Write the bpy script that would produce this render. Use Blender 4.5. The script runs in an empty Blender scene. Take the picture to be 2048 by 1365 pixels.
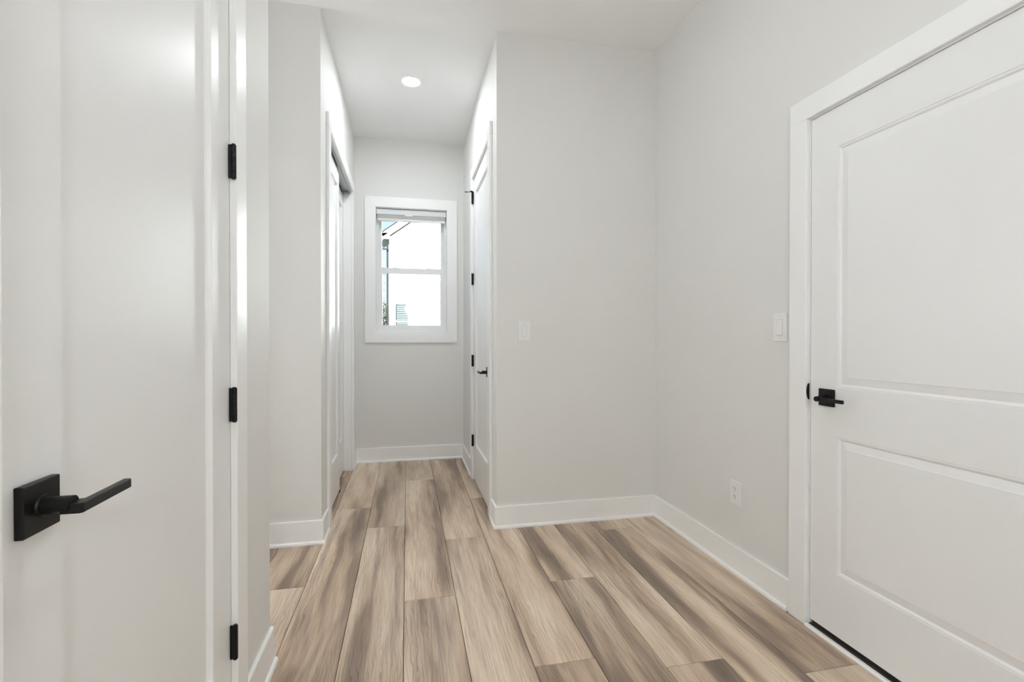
import bpy, bmesh, math, random
from mathutils import Vector, noise

random.seed(7)
scene = bpy.context.scene
COL = scene.collection

# ------------------------------------------------------------------ camera
cam_data = bpy.data.cameras.new('camera')
cam_data.lens = 17.0
cam_data.sensor_width = 36.0
cam_data.clip_start = 0.02
cam_data.clip_end = 500
cam = bpy.data.objects.new('camera', cam_data)
COL.objects.link(cam)
cam.location = (0, 0, 1.16)
cam.rotation_euler = (math.radians(90 - 0.36), 0, math.radians(-12.2))
scene.camera = cam

# ------------------------------------------------------------------ world, sun, exposure
world = bpy.data.worlds.new('world')
scene.world = world
world.use_nodes = True
wn = world.node_tree
wn.nodes.clear()
w_out = wn.nodes.new('ShaderNodeOutputWorld')
w_bg = wn.nodes.new('ShaderNodeBackground')
w_sky = wn.nodes.new('ShaderNodeTexSky')
w_sky.sky_type = 'NISHITA'
w_sky.sun_disc = False
w_sky.sun_elevation = math.radians(48)
w_sky.sun_rotation = math.radians(160)
w_sky.air_density = 1.0
w_sky.dust_density = 3.0
w_sky.ozone_density = 1.0
w_hsv = wn.nodes.new('ShaderNodeHueSaturation')      # thin summer haze: paler blue
w_hsv.inputs['Saturation'].default_value = 0.75
wn.links.new(w_sky.outputs[0], w_hsv.inputs['Color'])
wn.links.new(w_hsv.outputs[0], w_bg.inputs[0])
w_bg.inputs[1].default_value = 0.27
wn.links.new(w_bg.outputs[0], w_out.inputs[0])

sun_data = bpy.data.lights.new('sun', 'SUN')
sun_data.energy = 110.0
sun_data.angle = math.radians(0.6)
sun_data.color = (0.95, 0.975, 1.0)
sun = bpy.data.objects.new('sun', sun_data)
COL.objects.link(sun)
sun.location = (8, -12, 20)
# light travels from behind the building towards the neighbouring facade
sun.rotation_euler = Vector((-0.38, 0.62, -0.69)).to_track_quat('-Z', 'Y').to_euler()

scene.view_settings.view_transform = 'Standard'
scene.view_settings.look = 'None'
scene.view_settings.gamma = 1.0
scene.view_settings.use_curve_mapping = False
scene.view_settings.exposure = 0.03
scene.cycles.max_bounces = 16
scene.cycles.diffuse_bounces = 12
scene.cycles.glossy_bounces = 6
scene.cycles.transparent_max_bounces = 12
scene.cycles.caustics_reflective = False
scene.cycles.caustics_refractive = False
scene.cycles.sample_clamp_indirect = 60.0

LAMP = 305.0          # radiance of the corridor's recessed lens
FILL_ROOM = 150.0     # radiance of the unseen recessed fill light added over the room
FILL_GLOBE = 44.0          # radiance of the unseen fill globe added near the rear wall
FILL_PASSAGE = 62.0  # radiance of the unseen fill sconce added in the passage

# ------------------------------------------------------------------ main dimensions (metres)
XL, XR = -0.476, 1.585        # left wall plane, right wall plane
XC = 0.530                    # corridor right wall plane
YB, YF = 2.893, 4.680         # back wall plane, far (window) wall plane
YN = 1.845                    # end of the left wall, where the side passage opens
XE = -2.60                    # end of the side passage
YR = -2.0                     # wall behind the camera
ZC = 3.02                     # ceiling
TH = 0.14                     # wall thickness
CW, CT = 0.086, 0.018         # casing width and thickness
BH, BT = 0.133, 0.012         # baseboard


def srgb(r, g, b):
    def f(c):
        c /= 255.0
        return c / 12.92 if c <= 0.04045 else ((c + 0.055) / 1.055) ** 2.4
    return (f(r), f(g), f(b), 1.0)


# ------------------------------------------------------------------ materials
def new_mat(name):
    m = bpy.data.materials.new(name)
    m.use_nodes = True
    nt = m.node_tree
    nt.nodes.clear()
    out = nt.nodes.new('ShaderNodeOutputMaterial')
    p = nt.nodes.new('ShaderNodeBsdfPrincipled')
    nt.links.new(p.outputs[0], out.inputs[0])
    return m, nt, p, out


def paint(name, col, rough, bump_scale=260.0, bump=0.02, spec=0.5, var=0.015, stretch=(1, 1, 1), metal=0.0):
    """painted or plain surface: base colour with slight drift, fine relief"""
    m, nt, p, out = new_mat(name)
    N, L = nt.nodes.new, nt.links.new
    geo = N('ShaderNodeNewGeometry')
    mp = N('ShaderNodeMapping')
    mp.inputs['Scale'].default_value = stretch
    L(geo.outputs['Position'], mp.inputs[0])
    n1 = N('ShaderNodeTexNoise')
    n1.inputs['Scale'].default_value = 3.0
    n1.inputs['Detail'].default_value = 3.0
    L(mp.outputs[0], n1.inputs[0])
    mix = N('ShaderNodeMix')
    mix.data_type = 'RGBA'
    lo = tuple(c * (1 - var) for c in col[:3]) + (1,)
    hi = tuple(min(1, c * (1 + var)) for c in col[:3]) + (1,)
    mix.inputs['A'].default_value = lo
    mix.inputs['B'].default_value = hi
    L(n1.outputs[0], mix.inputs['Factor'])
    L(mix.outputs['Result'], p.inputs['Base Color'])
    p.inputs['Roughness'].default_value = rough
    p.inputs['Specular IOR Level'].default_value = spec
    p.inputs['Metallic'].default_value = metal
    if bump > 0:
        n2 = N('ShaderNodeTexNoise')
        n2.inputs['Scale'].default_value = bump_scale
        n2.inputs['Detail'].default_value = 2.0
        L(mp.outputs[0], n2.inputs[0])
        b = N('ShaderNodeBump')
        b.inputs['Strength'].default_value = bump
        b.inputs['Distance'].default_value = 0.002
        L(n2.outputs[0], b.inputs['Height'])
        L(b.outputs[0], p.inputs['Normal'])
    return m


M_WALL = paint('wall_paint', (0.755, 0.750, 0.735, 1), 0.60, 330, 0.06, 0.3)
M_CEIL = paint('ceiling_paint', (0.850, 0.850, 0.846, 1), 0.75, 300, 0.05, 0.25)
M_TRIM = paint('trim_paint', (0.880, 0.882, 0.882, 1), 0.36, 140, 0.02, 0.5)
M_DOOR = paint('door_paint', (0.835, 0.837, 0.837, 1), 0.36, 90, 0.035, 0.5, stretch=(1, 1, 0.35))
M_VINYL = paint('window_vinyl', (0.820, 0.822, 0.830, 1), 0.30, 200, 0.0, 0.5)
M_BLIND = paint('blind_slats', (0.640, 0.640, 0.620, 1), 0.45, 200, 0.0, 0.4)
M_HEADRAIL = paint('blind_headrail', (0.720, 0.735, 0.760, 1), 0.40, 200, 0.0, 0.4)
M_PLASTIC = paint('switch_plastic', (0.820, 0.820, 0.810, 1), 0.30, 200, 0.0, 0.5)
M_BLACK = paint('black_metal', (0.0045, 0.0042, 0.0040, 1), 0.40, 420, 0.02, 0.30, 0.2)
M_RUBBER = paint('dark_sweep', (0.022, 0.017, 0.013, 1), 0.55, 200, 0.02, 0.4, 0.2)
M_BRONZE = paint('bronze_threshold', (0.060, 0.046, 0.036, 1), 0.42, 200, 0.02, 0.5, 0.2)
M_STEEL = paint('track_metal', (0.420, 0.430, 0.450, 1), 0.35, 200, 0.0, 0.5, 0.05, metal=0.9)
M_SUB = paint('subfloor', (0.055, 0.043, 0.033, 1), 0.9, 100, 0.02, 0.2, 0.2)
M_SLOT = paint('outlet_slot', (0.02, 0.02, 0.02, 1), 0.6, 100, 0.0, 0.3, 0.1)
# outdoors
M_SIDING = paint('white_siding', (0.800, 0.810, 0.800, 1), 0.55, 60, 0.03, 0.4, 0.02)
M_FASCIA = paint('white_fascia', (0.810, 0.810, 0.800, 1), 0.5, 60, 0.0, 0.4)
M_CORNER = paint('corner_trim', (0.800, 0.815, 0.800, 1), 0.5, 60, 0.0, 0.4)
M_ROOF = paint('roof_shingle', (0.008, 0.0078, 0.0085, 1), 0.9, 25, 0.5, 0.2, 0.3)
M_POLE = paint('pole_wood', (0.0050, 0.0040, 0.0046, 1), 0.9, 20, 0.3, 0.2, 0.3)
M_WIRE = paint('wire_black', (0.010, 0.0105, 0.0125, 1), 0.6, 50, 0.0, 0.3, 0.1)
M_HBLIND = paint('house_blind', (0.0150, 0.0200, 0.0195, 1), 0.6, 50, 0.0, 0.4)
M_HGLASS = paint('house_window_dark', (0.0045, 0.0065, 0.0068, 1), 0.25, 50, 0.0, 0.5)
M_LEAF = paint('leaf_green', (0.008, 0.0115, 0.006, 1), 0.6, 8, 0.0, 0.3, 0.5)
M_BARK = paint('bark', (0.004, 0.003, 0.002, 1), 0.9, 20, 0.4, 0.2, 0.3)
M_LAWN = paint('lawn', (0.013, 0.015, 0.011, 1), 0.9, 15, 0.4, 0.2, 0.35)


def emission(name, col, strength):
    m = bpy.data.materials.new(name)
    m.use_nodes = True
    nt = m.node_tree
    nt.nodes.clear()
    out = nt.nodes.new('ShaderNodeOutputMaterial')
    e = nt.nodes.new('ShaderNodeEmission')
    e.inputs[0].default_value = col
    e.inputs[1].default_value = strength
    nt.links.new(e.outputs[0], out.inputs[0])
    return m


M_LENS = emission('lamp_lens', (0.910, 0.965, 1.0, 1), LAMP)
M_FILL_GLOBE = emission('fill_globe', (0.910, 0.965, 1.0, 1), FILL_GLOBE)
M_FILL_PASSAGE = emission('passage_fill_globe', (0.910, 0.965, 1.0, 1), FILL_PASSAGE)
M_FILL_ROOM = emission('fill_lens', (0.910, 0.965, 1.0, 1), FILL_ROOM)


def glass_mat():
    m = bpy.data.materials.new('window_glass')
    m.use_nodes = True
    nt = m.node_tree
    nt.nodes.clear()
    N, L = nt.nodes.new, nt.links.new
    out = N('ShaderNodeOutputMaterial')
    tr = N('ShaderNodeBsdfTransparent')
    tr.inputs[0].default_value = (0.965, 0.98, 0.975, 1)
    gl = N('ShaderNodeBsdfGlossy')
    gl.inputs['Roughness'].default_value = 0.02
    fr = N('ShaderNodeFresnel')
    fr.inputs[0].default_value = 1.3
    mx = N('ShaderNodeMixShader')
    L(fr.outputs[0], mx.inputs[0])
    L(tr.outputs[0], mx.inputs[1])
    L(gl.outputs[0], mx.inputs[2])
    L(mx.outputs[0], out.inputs[0])
    return m


M_GLASS = glass_mat()


def plank_mat():
    """oak-look vinyl plank: long brown and grey streaks, fine grain, cathedral lines, knots, per-plank tone"""
    m, nt, p, out = new_mat('oak_plank')
    N, L = nt.nodes.new, nt.links.new
    tc = N('ShaderNodeTexCoord')
    oi = N('ShaderNodeObjectInfo')
    mul = N('ShaderNodeMath'); mul.operation = 'MULTIPLY'; mul.inputs[1].default_value = 57.0
    L(oi.outputs['Random'], mul.inputs[0])
    comb = N('ShaderNodeCombineXYZ')
    L(mul.outputs[0], comb.inputs[0]); L(mul.outputs[0], comb.inputs[1]); L(mul.outputs[0], comb.inputs[2])
    add = N('ShaderNodeVectorMath'); add.operation = 'ADD'

    def scaled(sx, sy, sz=1.0, off=(0, 0, 0)):
        mp = N('ShaderNodeMapping')
        mp.inputs['Scale'].default_value = (sx, sy, sz)
        mp.inputs['Location'].default_value = off
        L(tc.outputs['Object'], mp.inputs[0])
        a = N('ShaderNodeVectorMath'); a.operation = 'ADD'
        L(mp.outputs[0], a.inputs[0]); L(comb.outputs[0], a.inputs[1])
        return a.outputs[0]

    def nz(vec, scale, detail=3.0, rough=0.5, dist=0.0):
        n = N('ShaderNodeTexNoise')
        n.inputs['Scale'].default_value = scale
        n.inputs['Detail'].default_value = detail
        n.inputs['Roughness'].default_value = rough
        n.inputs['Distortion'].default_value = dist
        L(vec, n.inputs[0])
        return n.outputs[0]

    def ramp(fac, stops):
        r = N('ShaderNodeValToRGB')
        el = r.color_ramp.elements
        while len(el) < len(stops):
            el.new(0.5)
        for e, (pos, c) in zip(el, stops):
            e.position = pos
            e.color = c
        L(fac, r.inputs[0])
        return r.outputs[0]

    def mix(a, b, fac, mode='MIX'):
        x = N('ShaderNodeMix'); x.data_type = 'RGBA'; x.blend_type = mode
        if isinstance(fac, float):
            x.inputs['Factor'].default_value = fac
        else:
            L(fac, x.inputs['Factor'])
        for s, v in (('A', a), ('B', b)):
            if isinstance(v, tuple):
                x.inputs[s].default_value = v
            else:
                L(v, x.inputs[s])
        return x.outputs['Result']

    def g(v):
        return (v, v, v, 1)

    # broad long streaks, some boards calmer than others
    warp = nz(scaled(3.0, 0.9, 1.0, (7, 2, 0)), 1.0, 2.0)
    wofs = N('ShaderNodeVectorMath'); wofs.operation = 'MULTIPLY_ADD'
    wc = N('ShaderNodeCombineXYZ')
    L(warp, wc.inputs[0])
    L(wc.outputs[0], wofs.inputs[0])
    wofs.inputs[1].default_value = (1.1, 0, 0)
    L(scaled(6.8, 0.62), wofs.inputs[2])
    streak = nz(wofs.outputs[0], 1.0, 3.0, 0.55, 0.15)
    base = ramp(streak, [(0.29, srgb(114, 95, 79)), (0.395, srgb(146, 122, 101)),
                         (0.48, srgb(189, 162, 134)), (0.615, srgb(214, 192, 166))])
    # second, narrower streak set, greyer
    st2 = nz(scaled(17.0, 0.9, 1.0, (3, 1, 0)), 1.0, 3.0, 0.55, 0.3)
    f2 = ramp(st2, [(0.55, g(0.0)), (0.70, g(0.62))])
    base = mix(base, srgb(128, 109, 97), f2)
    # growth rings as cathedral lines
    wv = N('ShaderNodeTexWave')
    wv.wave_type = 'BANDS'; wv.bands_direction = 'X'
    wv.inputs['Scale'].default_value = 14.0
    wv.inputs['Distortion'].default_value = 14.0
    wv.inputs['Detail'].default_value = 2.5
    wv.inputs['Detail Scale'].default_value = 0.8
    wv.inputs['Detail Roughness'].default_value = 0.55
    L(scaled(1.5, 0.34), wv.inputs[0])
    rings = ramp(wv.outputs[1], [(0.0, g(0.62)), (0.22, g(1.0))])
    rgate = ramp(nz(scaled(5.0, 1.1, 1.0, (11, 5, 0)), 1.0, 1.0), [(0.42, g(0.10)), (0.60, g(0.75))])
    base = mix(base, rings, rgate, 'MULTIPLY')
    # fine pores along the length
    pores = nz(scaled(210.0, 6.0), 1.0, 4.0, 0.65)
    pr = ramp(pores, [(0.36, g(0.60)), (0.52, g(1.0))])
    base = mix(base, pr, 0.62, 'MULTIPLY')
    # knots
    vo = N('ShaderNodeTexVoronoi')
    vo.inputs['Scale'].default_value = 1.0
    L(scaled(6.5, 2.2), vo.inputs[0])
    kn = ramp(vo.outputs['Distance'], [(0.02, g(1.0)), (0.13, g(0.0))])
    gate = N('ShaderNodeMath'); gate.operation = 'GREATER_THAN'; gate.inputs[1].default_value = 0.62
    sep = N('ShaderNodeSeparateColor')
    L(vo.outputs['Color'], sep.inputs[0]); L(sep.outputs[0], gate.inputs[0])
    kf = N('ShaderNodeMath'); kf.operation = 'MULTIPLY'
    L(kn, kf.inputs[0]); L(gate.outputs[0], kf.inputs[1])
    kf2 = N('ShaderNodeMath'); kf2.operation = 'MULTIPLY'; kf2.inputs[1].default_value = 0.7
    L(kf.outputs[0], kf2.inputs[0])
    base = mix(base, srgb(92, 76, 66), kf2.outputs[0])
    # per-plank tone
    tone = N('ShaderNodeMapRange')
    tone.inputs['To Min'].default_value = 0.98
    tone.inputs['To Max'].default_value = 1.20
    L(oi.outputs['Random'], tone.inputs[0])
    hsv = N('ShaderNodeHueSaturation')
    hsv.inputs['Saturation'].default_value = 0.86
    L(tone.outputs[0], hsv.inputs['Value'])
    L(base, hsv.inputs['Color'])
    L(hsv.outputs[0], p.inputs['Base Color'])
    p.inputs['Roughness'].default_value = 0.38
    p.inputs['Specular IOR Level'].default_value = 0.6
    b = N('ShaderNodeBump')
    b.inputs['Strength'].default_value = 0.12
    b.inputs['Distance'].default_value = 0.001
    L(pores, b.inputs['Height'])
    L(b.outputs[0], p.inputs['Normal'])
    return m


M_PLANK = plank_mat()


# ------------------------------------------------------------------ object helpers
def wpos(o):
    v = Vector((0, 0, 0))
    while o is not None:
        v += Vector(o.location)
        o = o.parent
    return v


def tag(o, label=None, cat=None, group=None, kind=None):
    if label: o['label'] = label
    if cat: o['category'] = cat
    if group: o['group'] = group
    if kind: o['kind'] = kind
    return o


def empty(name, loc, label=None, cat=None, group=None, kind=None):
    o = bpy.data.objects.new(name, None)
    o.empty_display_size = 0.05
    o.location = loc
    COL.objects.link(o)
    return tag(o, label, cat, group, kind)


class MB:
    """collects shapes given in world coordinates; build() links them as one mesh object"""
    def __init__(self):
        self.bm = bmesh.new()

    def box(self, x0, x1, y0, y1, z0, z1, bevel=0.0, seg=1):
        x0, x1 = min(x0, x1), max(x0, x1)
        y0, y1 = min(y0, y1), max(y0, y1)
        z0, z1 = min(z0, z1), max(z0, z1)
        vs = [self.bm.verts.new(c) for c in ((x0, y0, z0), (x1, y0, z0), (x1, y1, z0), (x0, y1, z0),
                                             (x0, y0, z1), (x1, y0, z1), (x1, y1, z1), (x0, y1, z1))]
        fs = [self.bm.faces.new([vs[i] for i in q]) for q in
              ((0, 3, 2, 1), (4, 5, 6, 7), (0, 1, 5, 4), (1, 2, 6, 5), (2, 3, 7, 6), (3, 0, 4, 7))]
        if bevel > 0:
            es = set(e for f in fs for e in f.edges)
            bmesh.ops.bevel(self.bm, geom=list(es), offset=bevel, segments=seg, affect='EDGES', profile=0.5)
        return self

    def poly_extrude(self, pts, vec):
        """prism: closed polygon (3D points) extruded by vec"""
        a = [self.bm.verts.new(p) for p in pts]
        b = [self.bm.verts.new(Vector(p) + Vector(vec)) for p in pts]
        n = len(a)
        self.bm.faces.new(a[::-1]); self.bm.faces.new(b)
        for i in range(n):
            self.bm.faces.new((a[i], a[(i + 1) % n], b[(i + 1) % n], b[i]))
        return self

    def tube(self, p0, p1, r0, r1=None, n=16):
        r1 = r0 if r1 is None else r1
        p0, p1 = Vector(p0), Vector(p1)
        d = (p1 - p0).normalized()
        u = d.orthogonal().normalized()
        w = d.cross(u)
        ra, rb = [], []
        for i in range(n):
            t = 2 * math.pi * i / n
            o = u * math.cos(t) + w * math.sin(t)
            ra.append(self.bm.verts.new(p0 + o * r0))
            rb.append(self.bm.verts.new(p1 + o * r1))
        self.bm.faces.new(ra[::-1]); self.bm.faces.new(rb)
        for i in range(n):
            self.bm.faces.new((ra[i], ra[(i + 1) % n], rb[(i + 1) % n], rb[i]))
        return self

    def lathe(self, prof, c, n=40):
        """prof: (radius, z) pairs turned about the vertical through c"""
        rings = []
        for r, z in prof:
            if r < 1e-6:
                rings.append([self.bm.verts.new((c[0], c[1], c[2] + z))])
            else:
                rings.append([self.bm.verts.new((c[0] + r * math.cos(2 * math.pi * i / n),
                                                 c[1] + r * math.sin(2 * math.pi * i / n), c[2] + z)) for i in range(n)])
        for A, B in zip(rings, rings[1:]):
            for i in range(n):
                j = (i + 1) % n
                q = [A[i % len(A)], A[j % len(A)], B[j % len(B)], B[i % len(B)]]
                u = []
                for v in q:
                    if v not in u: u.append(v)
                if len(u) >= 3:
                    self.bm.faces.new(u)
        return self

    def quad(self, *pts):
        self.bm.faces.new([self.bm.verts.new(p) for p in pts])
        return self

    def build(self, name, mat, parent=None, smooth=False, recalc=True, label=None, cat=None, group=None, kind=None):
        bm = self.bm
        bmesh.ops.remove_doubles(bm, verts=bm.verts, dist=1e-6)
        if recalc:
            bmesh.ops.recalc_face_normals(bm, faces=bm.faces)
        xs = [v.co for v in bm.verts]
        c = Vector([(min(p[i] for p in xs) + max(p[i] for p in xs)) / 2 for i in range(3)])
        for v in bm.verts:
            v.co -= c
        me = bpy.data.meshes.new(name)
        bm.to_mesh(me); bm.free()
        me.materials.append(mat)
        if smooth:
            for p in me.polygons: p.use_smooth = True
        o = bpy.data.objects.new(name, me)
        COL.objects.link(o)
        if parent is not None:
            o.parent = parent
            o.location = c - wpos(parent)
        else:
            o.location = c
        return tag(o, label, cat, group, kind)


def B(*a, **k):
    return MB().box(*a, **k)


# ------------------------------------------------------------------ floor: subfloor slab + planks
floor = B(XE - TH, XR + TH, YR - TH, YF + TH, -0.12, -0.011).build(
    'floor', M_SUB, label='oak-look plank floor of brown and grey streaked boards', cat='floor', kind='structure')
PW, PL = 0.2265, 1.832
X0 = -0.016
JOINT = {-2: 3.43, -1: 3.06, 0: 2.176, 1: 2.79, 2: 1.642, 3: 2.204, 4: 1.542, 5: 2.728, 6: 1.415, -3: 2.40, -4: 3.9}


def plank(x0, x1, y0, y1):
    g, b, t = 0.0010, 0.0014, 0.0
    m = MB()
    bm = m.bm
    lo = [bm.verts.new((x, y, -0.010)) for x, y in ((x0 + g, y0 + g), (x1 - g, y0 + g), (x1 - g, y1 - g), (x0 + g, y1 - g))]
    md = [bm.verts.new((x, y, t - b)) for x, y in ((x0 + g, y0 + g), (x1 - g, y0 + g), (x1 - g, y1 - g), (x0 + g, y1 - g))]
    h = g + b
    hi = [bm.verts.new((x, y, t)) for x, y in ((x0 + h, y0 + h), (x1 - h, y0 + h), (x1 - h, y1 - h), (x0 + h, y1 - h))]
    bm.faces.new(lo[::-1]); bm.faces.new(hi)
    for A, C in ((lo, md), (md, hi)):
        for i in range(4):
            bm.faces.new((A[i], A[(i + 1) % 4], C[(i + 1) % 4], C[i]))
    return m.build('plank', M_PLANK, floor)


for k in range(-11, 8):
    a = X0 + (k) * PW
    b = a + PW
    x0, x1 = max(a, XE), min(b, XR + 0.01)
    if x1 - x0 < 0.01:
        continue
    ylo, yhi = (YR, YF) if b > XL + 0.02 else (YN - 0.01, YB + 0.01)
    if k == -3: ylo, yhi = YN - 0.02, YF
    j = JOINT.get(k, random.uniform(0, PL))
    ys = [ylo]
    y = j - 5 * PL
    while y < yhi:
        if y > ylo + 0.02 and y < yhi - 0.02:
            ys.append(y)
        y += PL
    ys.append(yhi)
    for p, q in zip(ys, ys[1:]):
        plank(x0, x1, p, q)

# ------------------------------------------------------------------ ceiling and walls
B(XE - TH, XR + TH, YR - TH, YF + TH, ZC, ZC + 0.12).build(
    'ceiling', M_CEIL, label='smooth flat white painted ceiling', cat='ceiling', kind='structure')

D1 = (0.672, 1.460, 2.462)      # left wall door: casing inner faces and head height
D2 = (3.132, 3.934, 2.458)      # corridor door on the right
D3 = (0.706, 1.6535, 2.040)     # panelled door on the right wall
CL = (3.163, 4.424, 2.436)      # closet opening on the corridor's left
WX0, WX1, WZ0, WZ1 = -0.290, 0.372, 1.212, 2.382      # window casing inner edge


def wall_y(name, x0, x1, y0, y1, label, hole=None, back=None):
    """wall running along Y; hole=(ya, yb, ztop); the far skin stays closed behind a door"""
    m = MB()
    if hole:
        ya, yb, zt = hole
        m.box(x0, x1, y0, ya, 0, ZC); m.box(x0, x1, yb, y1, 0, ZC); m.box(x0, x1, ya, yb, zt, ZC)
        s = 0.02
        if back == 'lo': m.box(x0, x0 + s, ya, yb, 0, zt)
        else: m.box(x1 - s, x1, ya, yb, 0, zt)
    else:
        m.box(x0, x1, y0, y1, 0, ZC)
    return m.build(name, M_WALL, label=label, cat='wall', kind='structure')


wall_y('wall_left', XL - TH, XL, YR, YN, 'pale greige wall around the tall white hinged door with long lever', (D1[0] - 0.008, D1[1] + 0.008, D1[2] + 0.008), 'lo')
wall_y('wall_right', XR, XR + TH, YR, YB + TH, 'pale wall holding the two-panel door and the outlet', (D3[0] - 0.008, D3[1] + 0.008, D3[2] + 0.008), 'hi')
wall_y('wall_corridor_left', XL - TH - 0.1, XL, YB + TH, YF, 'narrow corridor wall around the sliding closet doors', (CL[0] - 0.008, CL[1] + 0.008, CL[2] + 0.008), 'lo')
wall_y('wall_corridor_right', XC, XC + TH, YB + TH, YF, 'narrow corridor wall around the white door with four black hinges', (D2[0] - 0.008, D2[1] + 0.008, D2[2] + 0.008), 'hi')
B(XC, XR, YB, YB + TH, 0, ZC).build('wall_back', M_WALL, label='plain greige wall with a light switch beside the corridor corner', cat='wall', kind='structure')
B(XE - TH, XL, YB, YB + TH, 0, ZC).build('wall_passage_far', M_WALL, label='greige wall end facing the room between passage and corridor', cat='wall', kind='structure')
B(XE - TH, XL - TH, YN - TH, YN, 0, ZC).build('wall_passage_near', M_WALL, label='greige side wall of the passage behind the tall left door', cat='wall', kind='structure')
B(XE - TH, XE, YN, YB, 0, ZC).build('wall_passage_end', M_WALL, label='greige end wall of the side passage', cat='wall', kind='structure')
B(XL - TH, XR + TH, YR - TH, YR, 0, ZC).build('wall_rear', M_WALL, label='plain greige wall closing the room opposite the corridor', cat='wall', kind='structure')
m = MB()
hx0, hx1, hz0, hz1 = WX0 - 0.010, WX1 + 0.010, WZ0 - 0.010, WZ1 + 0.010
xa, xb = XL - TH - 0.1, XC + TH
m.box(xa, hx0, YF, YF + TH, 0, ZC).box(hx1, xb, YF, YF + TH, 0, ZC)
m.box(hx0, hx1, YF, YF + TH, 0, hz0).box(hx0, hx1, YF, YF + TH, hz1, ZC)
m.build('wall_far', M_WALL, label='short greige wall holding the window at the corridor end', cat='wall', kind='structure')


# ------------------------------------------------------------------ baseboards with quarter-round shoe
def baseboard(name, axis, plane, sgn, a, b, label, ea=0.0, eb=0.0, shoe_a=0.0, shoe_b=0.0):
    """axis: direction of run; plane: wall plane; sgn: side the board stands on; ea/eb: outer-corner overrun in board thicknesses"""
    p0, p1 = plane, plane + sgn * BT
    a2, b2 = a - ea * BT, b + eb * BT
    e = 0.002
    prof = [(0, 0), (BT, 0), (BT, BH - e), (BT - e, BH), (0, BH)]
    m = MB()
    if axis == 'y':
        m.poly_extrude([(plane + sgn * d, a2, z) for d, z in prof], (0, b2 - a2, 0))
    else:
        m.poly_extrude([(a2, plane + sgn * d, z) for d, z in prof], (b2 - a2, 0, 0))
    o = m.build(name, M_TRIM, label=label, cat='baseboard', kind='structure')
    SW, SH = 0.010, 0.019
    sp = [(BT, 0), (BT + SW, 0), (BT + SW, 0.007), (BT + SW * 0.86, 0.0125), (BT + SW * 0.5, 0.0165), (BT, SH)]
    a3, b3 = a - ea * (BT + SW) + shoe_a, b + eb * (BT + SW) - shoe_b
    m = MB()
    if axis == 'y':
        m.poly_extrude([(plane + sgn * d, a3, z) for d, z in sp], (0, b3 - a3, 0))
    else:
        m.poly_extrude([(a3, plane + sgn * d, z) for d, z in sp], (b3 - a3, 0, 0))
    m.build('shoe_molding', M_TRIM, o)
    return o


baseboard('baseboard_right', 'y', XR, -1, D3[1] + CW, YB, 'white baseboard under the outlet on the right wall', shoe_a=0.012)
baseboard('baseboard_back', 'x', YB, -1, XC, XR, 'white baseboard below the switch on the plain wall', ea=1)
baseboard('baseboard_corridor_right', 'y', XC, -1, YB, D2[0] - CW, 'short baseboard piece between wall corner and corridor door casing', shoe_a=-BT)
baseboard('baseboard_corridor_far', 'y', XC, -1, D2[1] + CW, YF, 'short baseboard between corridor door hinges and window wall')
baseboard('baseboard_far', 'x', YF, -1, XL, XC, 'white baseboard below the window')
baseboard('baseboard_corridor_left', 'y', XL, 1, YB, CL[0] - CW, 'short baseboard piece between passage corner and closet casing', shoe_a=-BT)
baseboard('baseboard_closet_far', 'y', XL, 1, CL[1] + CW, YF, 'short baseboard between closet casing and window wall')
baseboard('baseboard_passage', 'x', YB, -1, XE, XL, 'white baseboard along the passage wall end', eb=1)
baseboard('baseboard_left', 'y', XL, 1, D1[1] + CW, YN, 'short baseboard piece beside the tall left door casing', eb=1)
baseboard('baseboard_passage_near', 'x', YN, 1, XE, XL, 'baseboard inside the side passage behind the left door wall', shoe_b=-BT)
baseboard('baseboard_left_rear', 'y', XL, 1, YR, D1[0] - CW, 'baseboard on the latch side of the tall left door')
baseboard('baseboard_right_rear', 'y', XR, -1, YR, D3[0] - CW, 'baseboard on the hinge side of the two-panel door')


# ------------------------------------------------------------------ door casings (trim) with jambs
def casing(name, plane, sgn, ya, yb, zt, label, jamb_depth=0.115, stop=None):
    root = empty(name, (plane, (ya + yb) / 2, 0), label, 'door casing', kind='structure')
    x0, x1 = plane, plane + sgn * CT
    bv = 0.0025
    B(x0, x1, ya - CW, ya, 0, zt, bevel=bv, seg=2).build('casing_leg', M_TRIM, root)
    B(x0, x1, yb, yb + CW, 0, zt, bevel=bv, seg=2).build('casing_leg', M_TRIM, root)
    B(x0, x1, ya - CW, yb + CW, zt, zt + CW, bevel=bv, seg=2).build('casing_head', M_TRIM, root)
    r = 0.005
    j0, j1 = plane - sgn * jamb_depth, plane - sgn * 0.0005
    B(j0, j1, ya - 0.008, ya + r, 0, zt + 0.008).build('jamb', M_TRIM, root)
    B(j0, j1, yb - r, yb + 0.008, 0, zt + 0.008).build('jamb', M_TRIM, root)
    B(j0, j1, ya + r, yb - r, zt - r, zt + 0.008).build('head_jamb', M_TRIM, root)
    if stop:
        d0, d1 = plane - sgn * stop, plane - sgn * (stop + 0.03)
        B(d0, d1, ya + r, ya + r + 0.011, 0, zt - r).build('door_stop', M_TRIM, root)
        B(d0, d1, yb - r - 0.011, yb - r, 0, zt - r).build('door_stop', M_TRIM, root)
        B(d0, d1, ya + r, yb - r, zt - r - 0.011, zt - r).build('door_stop', M_TRIM, root)
    return root


casing('trim_1', XL, 1, *D1, 'flat white casing framing the tall door with the long black lever', stop=0.038)
casing('trim_2', XC, -1, *D2, 'flat white casing framing the corridor door with four black hinges', stop=0.038)
casing('trim_3', XR, -1, *D3, 'flat white casing framing the two-panel door', stop=0.046)
casing('trim_4', XL, 1, *CL, 'flat white casing framing the sliding closet doors', jamb_depth=0.20)


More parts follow.
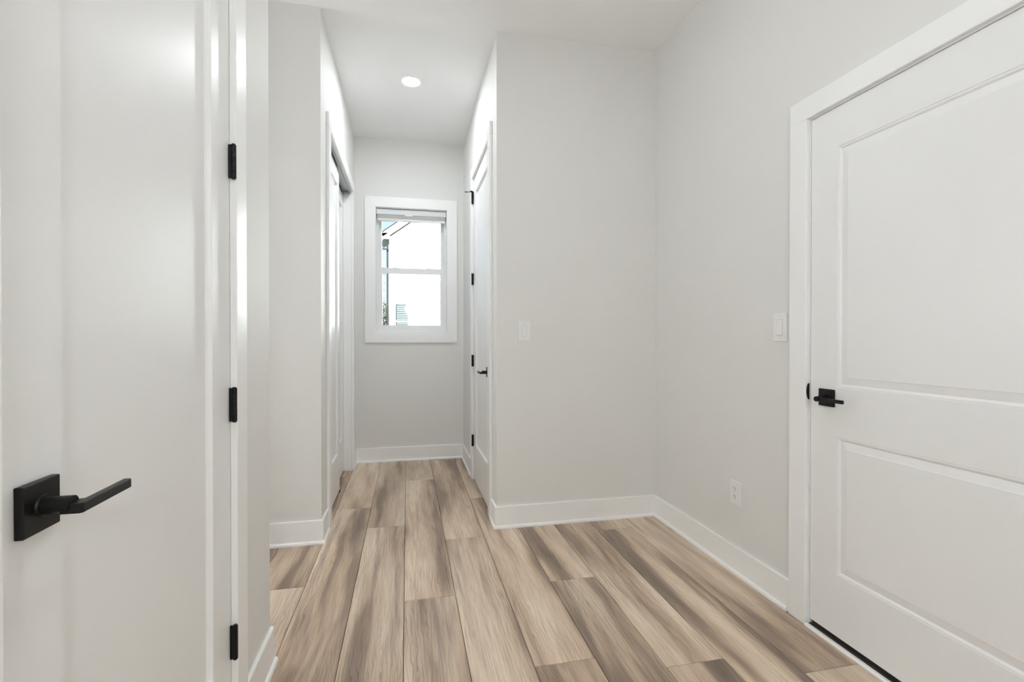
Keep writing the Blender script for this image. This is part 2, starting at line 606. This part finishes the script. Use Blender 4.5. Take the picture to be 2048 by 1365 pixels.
# ------------------------------------------------------------------ panelled door slabs
def door_slab(root, plane, sgn, y0, y1, z0, z1, thick, panels, profile, mat=M_DOOR, slab_name='door_slab'):
    """panels: list of (ya, yb, za, zb); profile: list of (inset, depth) loops from the face inwards"""
    def P(y, d, z):
        return (plane + sgn * d, y, z)
    ys = sorted({y0, y1} | {p[0] for p in panels} | {p[1] for p in panels})
    zs = sorted({z0, z1} | {p[2] for p in panels} | {p[3] for p in panels})
    m = MB()
    for a, b in zip(ys, ys[1:]):
        for c, d in zip(zs, zs[1:]):
            if any(p[0] <= a and b <= p[1] and p[2] <= c and d <= p[3] for p in panels):
                continue
            m.quad(P(a, 0, c), P(b, 0, c), P(b, 0, d), P(a, 0, d))
    m.quad(P(y0, -thick, z0), P(y0, -thick, z1), P(y1, -thick, z1), P(y1, -thick, z0))
    m.quad(P(y0, 0, z0), P(y0, 0, z1), P(y0, -thick, z1), P(y0, -thick, z0))
    m.quad(P(y1, 0, z0), P(y1, -thick, z0), P(y1, -thick, z1), P(y1, 0, z1))
    m.quad(P(y0, 0, z1), P(y1, 0, z1), P(y1, -thick, z1), P(y0, -thick, z1))
    m.quad(P(y0, 0, z0), P(y0, -thick, z0), P(y1, -thick, z0), P(y1, 0, z0))
    # orient every face outwards by hand (the slab is open where the panels sit)
    bm = m.bm
    ctr = Vector(P((y0 + y1) / 2, -thick / 2, (z0 + z1) / 2))
    bm.normal_update()
    for f in bm.faces:
        if f.normal.dot(f.calc_center_median() - ctr) < 0:
            f.normal_flip()
    slab = m.build(slab_name, mat, root, recalc=False)
    for (a, b, c, d) in panels:
        m = MB()
        bm = m.bm
        loops = []
        for ins, dep in profile:
            loops.append([bm.verts.new(P(y, dep, z)) for y, z in
                          ((a + ins, c + ins), (b - ins, c + ins), (b - ins, d - ins), (a + ins, d - ins))])
        for A, C in zip(loops, loops[1:]):
            for i in range(4):
                bm.faces.new((A[i], A[(i + 1) % 4], C[(i + 1) % 4], C[i]))
        bm.faces.new(loops[-1])
        bm.normal_update()
        for f in bm.faces:
            if f.normal.x * sgn < 0:
                f.normal_flip()
        m.build('door_panel', mat, root, recalc=False)
    return slab


SHAKER = [(0.0, 0.0), (0.0015, -0.0015), (0.004, -0.009), (0.008, -0.013), (0.010, -0.0135)]
RAISED = [(0.0, 0.0), (0.0012, -0.0018), (0.005, -0.0012), (0.009, -0.0028), (0.012, -0.0062), (0.0145, -0.0070),
          (0.0165, -0.0062), (0.040, -0.0022), (0.0412, -0.0010)]


def lever_handle(root, plane, sgn, y, z, ydir, extra=None, reach=0.060):
    """square rosette, round neck, flat bar; ydir: way the lever points"""
    h = empty('handle', Vector((plane, y, z)) - wpos(root))
    h.parent = root
    R = 0.033
    B(plane, plane + sgn * 0.0105, y - R, y + R, z - R, z + R, bevel=0.0015, seg=2).build('rosette', M_BLACK, h)
    m = MB()
    m.tube((plane + sgn * 0.0105, y, z), (plane + sgn * 0.013, y, z), 0.0145, 0.0135, 28)
    m.tube((plane + sgn * 0.0125, y, z), (plane + sgn * (reach - 0.015), y, z), 0.0112, 0.0112, 28)
    m.build('neck', M_BLACK, h, smooth=False)
    # bar: leaves the neck end, mitred into the lever
    x_b = plane + sgn * reach
    zb = z - 0.004
    hh = 0.0068
    t = 0.011
    pts = [(plane + sgn * (reach - 0.026), y - ydir * 0.0095), (x_b - sgn * 0.004, y - ydir * 0.0095), (x_b, y - ydir * 0.006),
           (x_b, y + ydir * 0.106), (x_b - sgn * 0.002, y + ydir * 0.108), (x_b - sgn * (t + 0.0), y + ydir * 0.108),
           (x_b - sgn * t, y + ydir * 0.016), (plane + sgn * (reach - 0.026), y + ydir * 0.0095)]
    m = MB()
    m.poly_extrude([(px, py, zb - hh) for px, py in pts], (0, 0, 2 * hh))
    o = m.build('lever', M_BLACK, h)
    bv = o.modifiers.new('edge', 'BEVEL')
    bv.width = 0.0014
    bv.segments = 2
    bv.limit_method = 'ANGLE'
    if extra == 'button':
        MB().tube((x_b - sgn * 0.001, y, zb), (x_b + sgn * 0.006, y, zb), 0.0105, 0.0095, 24).build('privacy_button', M_BLACK, h)
        MB().tube((plane + sgn * 0.0104, y, z - 0.024), (plane + sgn * 0.0115, y, z - 0.024), 0.003, 0.003, 12).build('set_screw', M_SLOT, h)
    return h


def hinge(root, plane, sgn, y, z, ydir, stop=False):
    """knuckle barrel plus the two leaf edges; ydir: side of the door slab"""
    h = empty('hinge', Vector((plane, y, z)) - wpos(root))
    h.parent = root
    hh = 0.0455
    m = MB()
    r = 0.0068
    xk = plane + sgn * 0.0125
    n = 5
    s = 2 * hh / n
    for i in range(n):
        m.tube((xk, y, z - hh + i * s + 0.0004), (xk, y, z - hh + (i + 1) * s - 0.0004), r, r, 14)
    m.tube((xk, y, z - hh - 0.0025), (xk, y, z + hh + 0.0025), r * 0.7, r * 0.7, 12)
    m.build('knuckle', M_BLACK, h)
    B(plane - sgn * 0.03, xk, y - 0.0032, y - 0.0006, z - hh, z + hh).build('leaf', M_BLACK, h)
    B(plane - sgn * 0.03, xk, y + 0.0006, y + 0.0032, z - hh, z + hh).build('leaf', M_BLACK, h)
    if stop:
        zt = z + hh + 0.006
        m = MB()
        m.lathe([(0.0, 0.007), (0.006, 0.006), (0.011, 0.002), (0.011, -0.003), (0.0, -0.003)], (xk, y, zt), 18)
        m.tube((xk, y, zt), (xk + sgn * 0.052, y + 0.006, zt - 0.002), 0.0028, 0.0028, 10)
        m.tube((xk + sgn * 0.050, y + 0.006, zt - 0.002), (xk + sgn * 0.058, y + 0.0065, zt - 0.002), 0.0055, 0.0055, 12)
        m.tube((xk, y, zt), (xk + sgn * 0.016, y - 0.022, zt - 0.004), 0.0040, 0.0040, 10)
        m.tube((xk + sgn * 0.015, y - 0.021, zt - 0.004), (xk + sgn * 0.008, y - 0.030, zt - 0.006), 0.007, 0.007, 12)
        m.build('pin_stop', M_BLACK, h, label='black hinge-pin door stop')
    return h


HZ = (0.322, 0.975, 1.640, 2.300)

# tall hinged door in the left wall
dA, dB = D1[0] + 0.008, D1[1] - 0.008
door1 = empty('door_1', (XL, (dA + dB) / 2, 0), 'tall one-panel white door with large black lever and knuckle hinges', 'door', kind='structure')
door_slab(door1, XL, 1, dA, dB, 0.010, D1[2] - 0.008, 0.035, [(0.800, 1.338, 0.300, 2.325)], SHAKER)
lever_handle(door1, XL, 1, 0.745, 0.941, 1)
for z in HZ:
    hinge(door1, XL, 1, D1[1] - 0.0055, z + 0.002, -1)

# corridor door on the right
dA, dB = D2[0] + 0.008, D2[1] - 0.008
door2 = empty('door_2', (XC, (dA + dB) / 2, 0), 'narrow-looking one-panel white corridor door with four hinges and pin stop', 'door', kind='structure')
door_slab(door2, XC, -1, dA, dB, 0.012, D2[2] - 0.008, 0.035, [(dA + 0.112, dB - 0.112, 0.300, 2.325)], SHAKER)
lever_handle(door2, XC, -1, dA + 0.062, 0.930, 1)
for z in HZ:
    hinge(door2, XC, -1, D2[1] - 0.0055, z, -1, stop=(z > 2))

# two-panel door on the right wall
dA, dB = D3[0] + 0.008, D3[1] - 0.0085
door3 = empty('door_3', (XR, (dA + dB) / 2, 0), 'white door with two raised panels and black lever beside the outlet wall', 'door', kind='structure')
door_slab(door3, XR, -1, dA, dB, 0.030, D3[2] - 0.009, 0.044,
          [(0.830, 1.524, 0.262, 0.786), (0.830, 1.524, 0.972, 1.882)], RAISED)
lever_handle(door3, XR, -1, 1.565, 0.930, -1, extra='button', reach=0.050)
B(XR + 0.008, XR + 0.040, dA + 0.003, dB - 0.003, 0.0125, 0.030).build('door_sweep', M_RUBBER, door3, label='dark rubber sweep')
m = MB()
pts = []
for i in range(17):
    t = math.pi * (i / 16.0)
    pts.append((XR - 0.0012 - 0.0125 * math.sin(t), D3[1] - 0.0003, 0.945 + 0.033 * math.cos(t)))
m.poly_extrude(pts, (0, -0.0022, 0))
m.build('strike_plate', M_BLACK, door3, label='black latch strike plate lip')

# threshold of the two-panel door
thr = empty('door_threshold', (XR, (D3[0] + D3[1]) / 2, 0), 'white strip and dark sill on the floor under the two-panel door', 'threshold')
m = MB()
m.poly_extrude([(XR - 0.022, D3[0] + 0.002, 0.0), (XR - 0.022, D3[0] + 0.002, 0.006), (XR - 0.018, D3[0] + 0.002, 0.010),
                (XR - 0.006, D3[0] + 0.002, 0.010), (XR - 0.006, D3[0] + 0.002, 0.0)], (0, D3[1] - D3[0] - 0.004, 0))
m.build('sill_strip', M_TRIM, thr)
B(XR - 0.005, XR + 0.11, D3[0] + 0.006, D3[1] - 0.006, 0.0, 0.011).build('sill_plate', M_BRONZE, thr)

# sliding closet doors
front = empty('door_4', (XL - 0.026, 3.5, 0), 'one-panel sliding closet door running in front, next to the passage', 'door', kind='structure')
door_slab(front, XL - 0.026, 1, CL[0] + 0.006, 3.842, 0.014, 2.405, 0.033, [(CL[0] + 0.10, 3.842 - 0.09, 0.300, 2.290)], SHAKER)
back = empty('door_5', (XL - 0.066, 4.1, 0), 'one-panel sliding closet door running behind, next to the window wall', 'door', kind='structure')
door_slab(back, XL - 0.066, 1, 3.775, CL[1] - 0.006, 0.014, 2.390, 0.033, [(3.775 + 0.16, CL[1] - 0.10, 0.300, 2.280)], SHAKER)
MB().tube((XL - 0.067, 3.905, 0.965), (XL - 0.0645, 3.905, 0.965), 0.014, 0.014, 20).build('finger_pull', M_BLACK, back)
track = empty('closet_track', (XL - 0.06, 3.8, 2.42), 'grey metal sliding track above the closet doors', 'track')
B(XL - 0.115, XL - 0.010, CL[0] + 0.006, CL[1] - 0.006, CL[2] - 0.0085, CL[2] - 0.0055).build('track_top', M_STEEL, track)
for dx in (0.012, 0.060, 0.110):
    B(XL - dx - 0.002, XL - dx, CL[0] + 0.006, CL[1] - 0.006, CL[2] - 0.026, CL[2] - 0.0085).build('track_flange', M_STEEL, track)
guide = empty('floor_guide', (XL - 0.045, 3.83, 0), 'small black guide on the floor between the sliding doors', 'door guide')
B(XL - 0.064, XL - 0.022, 3.815, 3.850, 0.0, 0.004).build('base', M_BLACK, guide)
B(XL - 0.064, XL - 0.061, 3.815, 3.850, 0.004, 0.013).build('fin', M_BLACK, guide)
B(XL - 0.025, XL - 0.022, 3.815, 3.850, 0.004, 0.013).build('fin', M_BLACK, guide)

# ------------------------------------------------------------------ window, casing, blind
wt = empty('trim_5', ((WX0 + WX1) / 2, YF, WZ0), 'wide flat white casing boards around the window', 'window casing', kind='structure')
WC = 0.096
ya, yb = YF - CT, YF
o0 = [(WX0 - WC, WZ0 - WC), (WX1 + WC, WZ0 - WC), (WX1 + WC, WZ1 + WC), (WX0 - WC, WZ1 + WC)]
i0 = [(WX0, WZ0), (WX1, WZ0), (WX1, WZ1), (WX0, WZ1)]
for k in range(4):
    a, b = k, (k + 1) % 4
    q = [o0[a], o0[b], i0[b], i0[a]]
    mo = MB().poly_extrude([(x, ya, z) for x, z in q], (0, CT, 0)).build('casing_board', M_TRIM, wt)
    bv = mo.modifiers.new('edge', 'BEVEL'); bv.width = 0.002; bv.segments = 2; bv.limit_method = 'ANGLE'
yj = YF + 0.075
for bx in ((WX0 - 0.009, WX0 + 0.004, WZ0 - 0.009, WZ1 + 0.009), (WX1 - 0.004, WX1 + 0.009, WZ0 - 0.009, WZ1 + 0.009),
           (WX0 + 0.004, WX1 - 0.004, WZ0 - 0.009, WZ0 + 0.004), (WX0 + 0.004, WX1 - 0.004, WZ1 - 0.004, WZ1 + 0.009)):
    B(bx[0], bx[1], YF - 0.001, yj, bx[2], bx[3]).build('jamb_board', M_TRIM, wt)

win = empty('window_1', ((WX0 + WX1) / 2, YF + 0.08, WZ0), 'white double-hung vinyl window at the corridor end', 'window', kind='structure')
fx0, fx1, fz0, fz1 = WX0 + 0.004, WX1 - 0.004, WZ0 + 0.004, WZ1 - 0.004


def ring(x0, x1, z0, z1, w, y0, y1, wb=None, wt_=None, bevel=0.002):
    wb = w if wb is None else wb
    wt_ = w if wt_ is None else wt_
    m = MB()
    m.box(x0, x0 + w, y0, y1, z0, z1, bevel=bevel); m.box(x1 - w, x1, y0, y1, z0, z1, bevel=bevel)
    m.box(x0 + w - 0.002, x1 - w + 0.002, y0, y1, z0, z0 + wb, bevel=bevel)
    m.box(x0 + w - 0.002, x1 - w + 0.002, y0, y1, z1 - wt_, z1, bevel=bevel)
    return m


ring(fx0, fx1, fz0, fz1, 0.022, YF + 0.060, YF + TH + 0.012, 0.026, 0.022).build('window_frame', M_VINYL, win)
zm = 1.805
up = ring(fx0 + 0.020, fx1 - 0.020, zm - 0.024, fz1 - 0.018, 0.028, YF + 0.108, YF + 0.134, 0.044, 0.034).build('upper_sash', M_VINYL, win)
B(fx0 + 0.046, fx1 - 0.046, YF + 0.119, YF + 0.123, zm + 0.018, fz1 - 0.050).build('pane', M_GLASS, up)
low = ring(fx0 + 0.018, fx1 - 0.018, fz0 + 0.022, zm + 0.026, 0.036, YF + 0.076, YF + 0.104, 0.046, 0.056).build('lower_sash', M_VINYL, win)
B(fx0 + 0.052, fx1 - 0.052, YF + 0.088, YF + 0.092, fz0 + 0.066, zm - 0.028).build('pane', M_GLASS, low)
for xx in (-0.115, 0.205):
    m = MB().box(xx - 0.022, xx + 0.022, YF + 0.080, YF + 0.103, zm + 0.025, zm + 0.031, bevel=0.002)
    m.box(xx - 0.010, xx + 0.014, YF + 0.084, YF + 0.096, zm + 0.030, zm + 0.036, bevel=0.002)
    m.build('sash_lock', M_VINYL, low)

bl = empty('window_blind', ((WX0 + WX1) / 2, YF + 0.035, 2.27), 'raised grey-white blind stacked at the top of the window', 'blind')
bx0, bx1 = WX0 + 0.007, WX1 - 0.007
B(bx0, bx1, YF + 0.012, YF + 0.056, 2.322, 2.372, bevel=0.002, seg=2).build('headrail', M_HEADRAIL, bl)
for xx in (bx0, bx1 - 0.004):
    B(xx, xx + 0.004, YF + 0.009, YF + 0.058, 2.320, 2.374).build('end_bracket', M_BLIND, bl)
slat0 = None
for i in range(9):
    z = 2.2845 + i * 0.0040
    s = B(bx0 + 0.010, bx1 - 0.010, YF + 0.014, YF + 0.054, z, z + 0.0026).build('slat', M_BLIND, bl)
B(bx0 + 0.009, bx1 - 0.009, YF + 0.012, YF + 0.056, 2.264, 2.283, bevel=0.004, seg=2).build('bottom_rail', M_VINYL, bl)
B(-0.02, 0.05, YF + 0.010, YF + 0.013, 2.312, 2.322).build('valance_clip', M_VINYL, bl)


# ------------------------------------------------------------------ switches and outlet
def switch(axis, plane, c, z, label):
    """rocker switch; axis 'y': on the right wall facing -X, axis 'x': on a wall facing -Y"""
    def bx(a0, a1, d0, d1, z0, z1, **k):
        if axis == 'y':
            return B(plane - d1, plane - d0, c + a0, c + a1, z + z0, z + z1, **k)
        return B(c + a0, c + a1, plane - d1, plane - d0, z + z0, z + z1, **k)
    loc = (plane, c, z) if axis == 'y' else (c, plane, z)
    r = empty('light_switch', loc, label, 'switch', 'rocker light switches')
    bx(-0.039, 0.039, 0.0, 0.006, -0.061, 0.061, bevel=0.002, seg=2).build('wall_plate', M_PLASTIC, r)
    bx(-0.0175, 0.0175, 0.0060, 0.0068, -0.0345, 0.0345).build('rocker_frame', M_BLIND, r)
    m = MB()
    prof = [(0.004, -0.0325), (0.0105, -0.0325), (0.0075, 0.0), (0.0068, 0.0325), (0.004, 0.0325)]
    if axis == 'y':
        m.poly_extrude([(plane - d, c - 0.0158, z + h) for d, h in prof], (0, 0.0316, 0))
    else:
        m.poly_extrude([(c - 0.0158, plane - d, z + h) for d, h in prof], (0.0316, 0, 0))
    m.build('rocker', M_PLASTIC, r)
    for s in (-0.0485, 0.0485):
        p = Vector((plane - 0.0058, c, z + s)) if axis == 'y' else Vector((c, plane - 0.0058, z + s))
        q = p + (Vector((-0.0008, 0, 0)) if axis == 'y' else Vector((0, -0.0008, 0)))
        MB().tube(p, q, 0.003, 0.003, 12).build('screw', M_BLIND, r)
    return r


switch('y', XR, 1.806, 1.206, 'white rocker switch beside the casing of the two-panel door')
switch('x', YB, 0.702, 1.202, 'white rocker switch on the plain wall near the corridor corner')

outlet = empty('electrical_outlet', (XR, 2.096, 0.396), 'white duplex outlet low on the wall above the baseboard', 'outlet')
oy, oz = 2.096, 0.396
B(XR - 0.0055, XR, oy - 0.039, oy + 0.039, oz - 0.058, oz + 0.058, bevel=0.002, seg=2).build('wall_plate', M_PLASTIC, outlet)
for s in (-0.0195, 0.0195):
    f = B(XR - 0.0075, XR - 0.005, oy - 0.0165, oy + 0.0165, oz + s - 0.0145, oz + s + 0.0145, bevel=0.001).build('receptacle', M_PLASTIC, outlet)
    for yy, hh in ((-0.0065, 0.0045), (0.0065, 0.0038)):
        B(XR - 0.0078, XR - 0.0070, oy + yy - 0.0013, oy + yy + 0.0013, oz + s + 0.003 - hh, oz + s + 0.003 + hh).build('slot', M_SLOT, f)
    MB().tube((XR - 0.0070, oy, oz + s - 0.0085), (XR - 0.0078, oy, oz + s - 0.0085), 0.0026, 0.0026, 12).build('slot', M_SLOT, f)
MB().tube((XR - 0.005, oy, oz), (XR - 0.0065, oy, oz), 0.003, 0.003, 12).build('screw', M_BLIND, outlet)


# ------------------------------------------------------------------ recessed ceiling lights
def downlight(x, y, label, lens=M_LENS):
    r = empty('ceiling_light', (x, y, ZC), label, 'ceiling light', 'recessed ceiling lights')
    m = MB()
    m.lathe([(0.060, -0.0022), (0.064, -0.0045), (0.070, -0.0042), (0.0755, -0.0012), (0.0755, 0.0), (0.060, 0.0), (0.060, -0.0022)], (x, y, ZC), 48)
    m.build('trim_ring', M_TRIM, r)
    m = MB()
    m.lathe([(0.0, -0.0026), (0.030, -0.0025), (0.0605, -0.0018)], (x, y, ZC), 48)
    o = m.build('lens', lens, r, recalc=False)
    for p in o.data.polygons:
        if p.normal.z > 0:
            p.flip()
    return r


downlight(0.028, 3.59, 'lit round recessed ceiling light in front of the window')
downlight(0.45, 1.55, 'unseen round recessed fill light added between the passage opening and the right wall', M_FILL_ROOM)  # out of view, added and placed to balance brightness across the room


def fill_pendant(x, y, z, r, label, glow=M_FILL_GLOBE):  # hanging globe fixture that only serves as added fill light
    p = empty('fill_lamp', (x, y, z), label, 'added fill lamp')
    MB().lathe([(0.0, 0.0), (0.060, 0.0), (0.060, -0.012), (0.050, -0.022), (0.0, -0.024)], (x, y, ZC), 32).build('canopy', M_BLACK, p)
    MB().tube((x, y, ZC - 0.023), (x, y, z + r + 0.03), 0.005, 0.005, 12).build('rod', M_BLACK, p)
    MB().tube((x, y, z + r - 0.012), (x, y, z + r + 0.032), 0.040, 0.028, 24).build('cap', M_BLACK, p)
    n = 14
    MB().lathe([(r * math.sin(math.pi * i / n), r * math.cos(math.pi * i / n)) for i in range(n + 1)], (x, y, z), 32).build('globe', glow, p, smooth=True)
    return p


fill_pendant(0.10, -1.30, 1.80, 0.16, 'unseen white hanging globe added as fill light near the rear wall')  # unseen globe added behind the camera to even out the light

# unseen globe sconce added on the passage wall to brighten the right wall
sc = empty('fill_sconce', (-2.05, YB, 1.50), 'unseen white globe sconce added as fill light on the passage wall', 'wall lamp')
B(-2.11, -1.99, YB - 0.018, YB, 1.40, 1.60, bevel=0.003, seg=2).build('back_plate', M_BLACK, sc)
MB().tube((-2.05, YB - 0.017, 1.50), (-2.05, YB - 0.06, 1.50), 0.02, 0.03, 20).build('arm', M_BLACK, sc)
n = 14
MB().lathe([(0.10 * math.sin(math.pi * i / n), 0.10 * math.cos(math.pi * i / n)) for i in range(n + 1)], (-2.05, YB - 0.155, 1.50), 32).build('globe', M_FILL_PASSAGE, sc, smooth=True)

# ------------------------------------------------------------------ outdoors: lawn, neighbouring house, pole, wires, trees
GZ = -1.0
B(-60, 60, 6.0, 120, GZ - 0.3, GZ).build('ground', M_LAWN, label='green lawn outside the window', cat='lawn', kind='structure')
HY = 30.0
house = empty('neighbour_house', (4, HY, GZ), 'white sided house with gable roof seen through the window', 'house')
hxl, hxr = -1.06, 11.0
ez = 7.23                      # eave height at the facade corner
slope = 0.73
peak_x = (hxl + hxr) / 2
# facade as lap siding: each course leans out at its lower edge
m = MB()
course = 0.15
z = GZ + 0.3
while z < ez + (peak_x - hxl) * slope:
    z1 = z + course
    def lim(zz):
        d = max(0.0, (zz - ez) / slope)
        return hxl + d, hxr - d
    a0, b0 = lim(z); a1, b1 = lim(z1)
    if b1 - a1 < 0.1: break
    m.quad((a0, HY - 0.022, z), (b0, HY - 0.022, z), (b1, HY, z1), (a1, HY, z1))
    m.quad((a0, HY, z), (b0, HY, z), (b0, HY - 0.022, z), (a0, HY - 0.022, z))
    z = z1
m.build('siding', M_SIDING, house, recalc=False)
B(hxl, hxr, HY + 0.01, HY + 3, GZ, ez).build('wall_block', M_SIDING, house)
m = MB()
m.poly_extrude([(hxl, HY + 0.01, ez), (hxr, HY + 0.01, ez), (peak_x, HY + 0.01, ez + (peak_x - hxl) * slope)], (0, 3, 0))
m.build('gable_block', M_SIDING, house)
B(hxl - 0.01, hxl + 0.12, HY - 0.045, HY + 0.12, GZ + 0.2, ez - 0.15).build('corner_board', M_CORNER, house)
B(hxr - 0.12, hxr + 0.01, HY - 0.045, HY + 0.12, GZ + 0.2, ez - 0.15).build('corner_board', M_CORNER, house)
OH = 0.85                      # roof overhang
for s in (1, -1):
    def X(d): return (hxl + d) if s == 1 else (hxr - d)
    run = peak_x - hxl
    e0 = -0.50
    zz = lambda d, o: ez + 0.05 + d * slope + o
    y0, y1 = HY - OH, HY + 3.3
    MB().poly_extrude([(X(e0), y0 - 0.04, zz(e0, 0.30)), (X(run), y0 - 0.04, zz(run, 0.30)), (X(run), y0 - 0.04, zz(run, 0.35)), (X(e0 - 0.04), y0 - 0.04, zz(e0, 0.35))],
                      (0, y1 - y0 + 0.08, 0)).build('roof_slope', M_ROOF, house)
    MB().poly_extrude([(X(e0), y0, zz(e0, 0.02)), (X(run), y0, zz(run, 0.0)), (X(run), y0, zz(run, 0.295)), (X(e0), y0, zz(e0, 0.295))],
                      (0, 0.04, 0)).build('rake_board', M_FASCIA, house)
    MB().poly_extrude([(X(e0), y0 + 0.045, zz(e0, 0.02)), (X(run), y0 + 0.045, zz(run, 0.02)), (X(run), y0 + 0.045, zz(run, 0.06)), (X(e0), y0 + 0.045, zz(e0, 0.06))],
                      (0, OH + 0.02, 0)).build('soffit', M_FASCIA, house)
    MB().poly_extrude([(X(e0 - 0.02), y0, ez - 0.14), (X(0.02), y0, ez - 0.14), (X(0.02), y0, ez + 0.08), (X(e0 - 0.02), y0, ez + 0.08)],
                      (0, 0.9, 0)).build('eave_return', M_FASCIA, house)
    MB().poly_extrude([(X(e0), y0 + 0.05, zz(e0, 0.22)), (X(0.0), y0 + 0.05, zz(0.0, 0.22)), (X(0.0), y0 + 0.05, zz(0.0, 0.29)), (X(e0), y0 + 0.05, zz(e0, 0.29))],
                      (0, y1 - y0 - 0.05, 0)).build('eave_soffit', M_FASCIA, house)
    MB().poly_extrude([(X(e0 - 0.03), y0, ez - 0.12), (X(e0 - 0.12), y0, ez - 0.09), (X(e0 - 0.14), y0, ez + 0.0), (X(e0 - 0.03), y0, ez + 0.0)],
                      (0, 3.7, 0)).build('gutter', M_FASCIA, house)


def house_window(x0, x1, z0, z1):
    w = empty('window', Vector((x0, HY, z0)) - wpos(house))
    w.parent = house
    mm = MB()
    t = 0.09
    mm.box(x0 - t, x1 + t, HY - 0.07, HY - 0.02, z1, z1 + t).box(x0 - t, x1 + t, HY - 0.07, HY - 0.02, z0 - t, z0)
    mm.box(x0 - t, x0, HY - 0.07, HY - 0.02, z0, z1).box(x1, x1 + t, HY - 0.07, HY - 0.02, z0, z1)
    zm_ = (z0 + z1) / 2
    mm.box(x0, x1, HY - 0.06, HY - 0.03, zm_ - 0.035, zm_ + 0.035)
    mm.build('window_frame', M_FASCIA, w)
    B(x0, x1, HY - 0.040, HY - 0.030, z0, z1).build('pane', M_HGLASS, w)
    n = int((z1 - z0) / 0.13)
    mm = MB()
    for i in range(n):
        zc = z0 + 0.06 + i * 0.13
        mm.box(x0 + 0.07, x1 - 0.01, HY - 0.047, HY - 0.042, zc, zc + 0.105)
    mm.build('shutter_slats', M_HBLIND, w, kind='stuff')


house_window(-0.70, 0.03, 1.15, 3.20)
house_window(3.6, 4.4, 1.15, 3.20)

PX, PY = -1.625, 42.0
pole = empty('utility_pole', (PX, PY, GZ), 'dark utility pole with crossarm beyond the house corner', 'utility pole')
MB().tube((PX, PY, GZ), (PX, PY, 9.4), 0.085, 0.075, 12).build('pole_shaft', M_POLE, pole)
B(PX - 1.5, PX + 1.2, PY - 0.2, PY - 0.12, 8.55, 8.67).build('crossarm', M_POLE, pole)
for i in range(4):
    px_ = PX - 1.35 + i * 0.8
    MB().lathe([(0.0, 0.0), (0.05, 0.0), (0.07, 0.06), (0.04, 0.10), (0.06, 0.14), (0.0, 0.18)], (px_, PY - 0.16, 8.67), 10).build('insulator', M_FASCIA, pole)
heights = (6.40, 5.73, 5.15, 4.50, 4.28, 4.10)
for i, zw in enumerate(heights):
    m = MB()
    a, b = Vector((-14, PY - 0.30, zw + 3.4)), Vector((PX - 0.16, PY - 0.23, zw))
    prev = a
    for t in range(1, 13):
        f = t / 12.0
        q = a.lerp(b, f); q.z -= 1.2 * f * (1 - f)
        m.tube(prev, q, 0.016, 0.016, 6)
        prev = q
    m.build('power_line', M_WIRE, label='%s of the thin overhead wires running to the utility pole' % ('topmost', 'second from the top', 'third from the top', 'third from the bottom', 'second from the bottom', 'lowest')[i], cat='wire', group='overhead wires at the utility pole')


def tree(x, y, h, r, label, seed):
    random.seed(seed)
    t = empty('tree', (x, y, GZ), label, 'tree', 'trees beyond the house')
    m = MB().tube((x, y, GZ), (x + 0.1, y, GZ + h * 0.55), 0.16, 0.09, 10)
    for k in range(5):
        a = random.uniform(0, 6.28)
        m.tube((x + 0.05, y, GZ + h * 0.4), (x + r * 0.6 * math.cos(a), y + r * 0.6 * math.sin(a), GZ + h * random.uniform(0.6, 0.85)), 0.07, 0.02, 6)
    m.build('trunk', M_BARK, t)
    verts, faces = [], []
    for k in range(2600):
        while True:
            p = Vector((random.uniform(-1, 1), random.uniform(-1, 1), random.uniform(-1, 1)))
            if p.length < 1 and p.length > 0.35 + 0.5 * noise.noise(p * 2.3 + Vector((seed, 0, 0))): break
        c = Vector((x + p.x * r, y + p.y * r, GZ + h * 0.62 + p.z * h * 0.38))
        u = Vector((random.gauss(0, 1), random.gauss(0, 1), random.gauss(0, 1))).normalized() * 0.13
        w = u.orthogonal().normalized() * 0.07
        i = len(verts)
        verts += [c - u, c + w, c + u, c - w]
        faces.append((i, i + 1, i + 2, i + 3))
    me = bpy.data.meshes.new('foliage')
    me.from_pydata([v - Vector((x, y, GZ)) for v in verts], [], faces)
    me.materials.append(M_LEAF)
    o = bpy.data.objects.new('foliage', me)
    COL.objects.link(o); o.parent = t
    tag(o, kind='stuff')


tree(-2.2, 48, 5.6, 1.3, 'dark green leafy tree low behind the utility pole', 3)
tree(-5.4, 50, 4.9, 1.9, 'wide green leafy tree standing beside the overhead wires', 5)
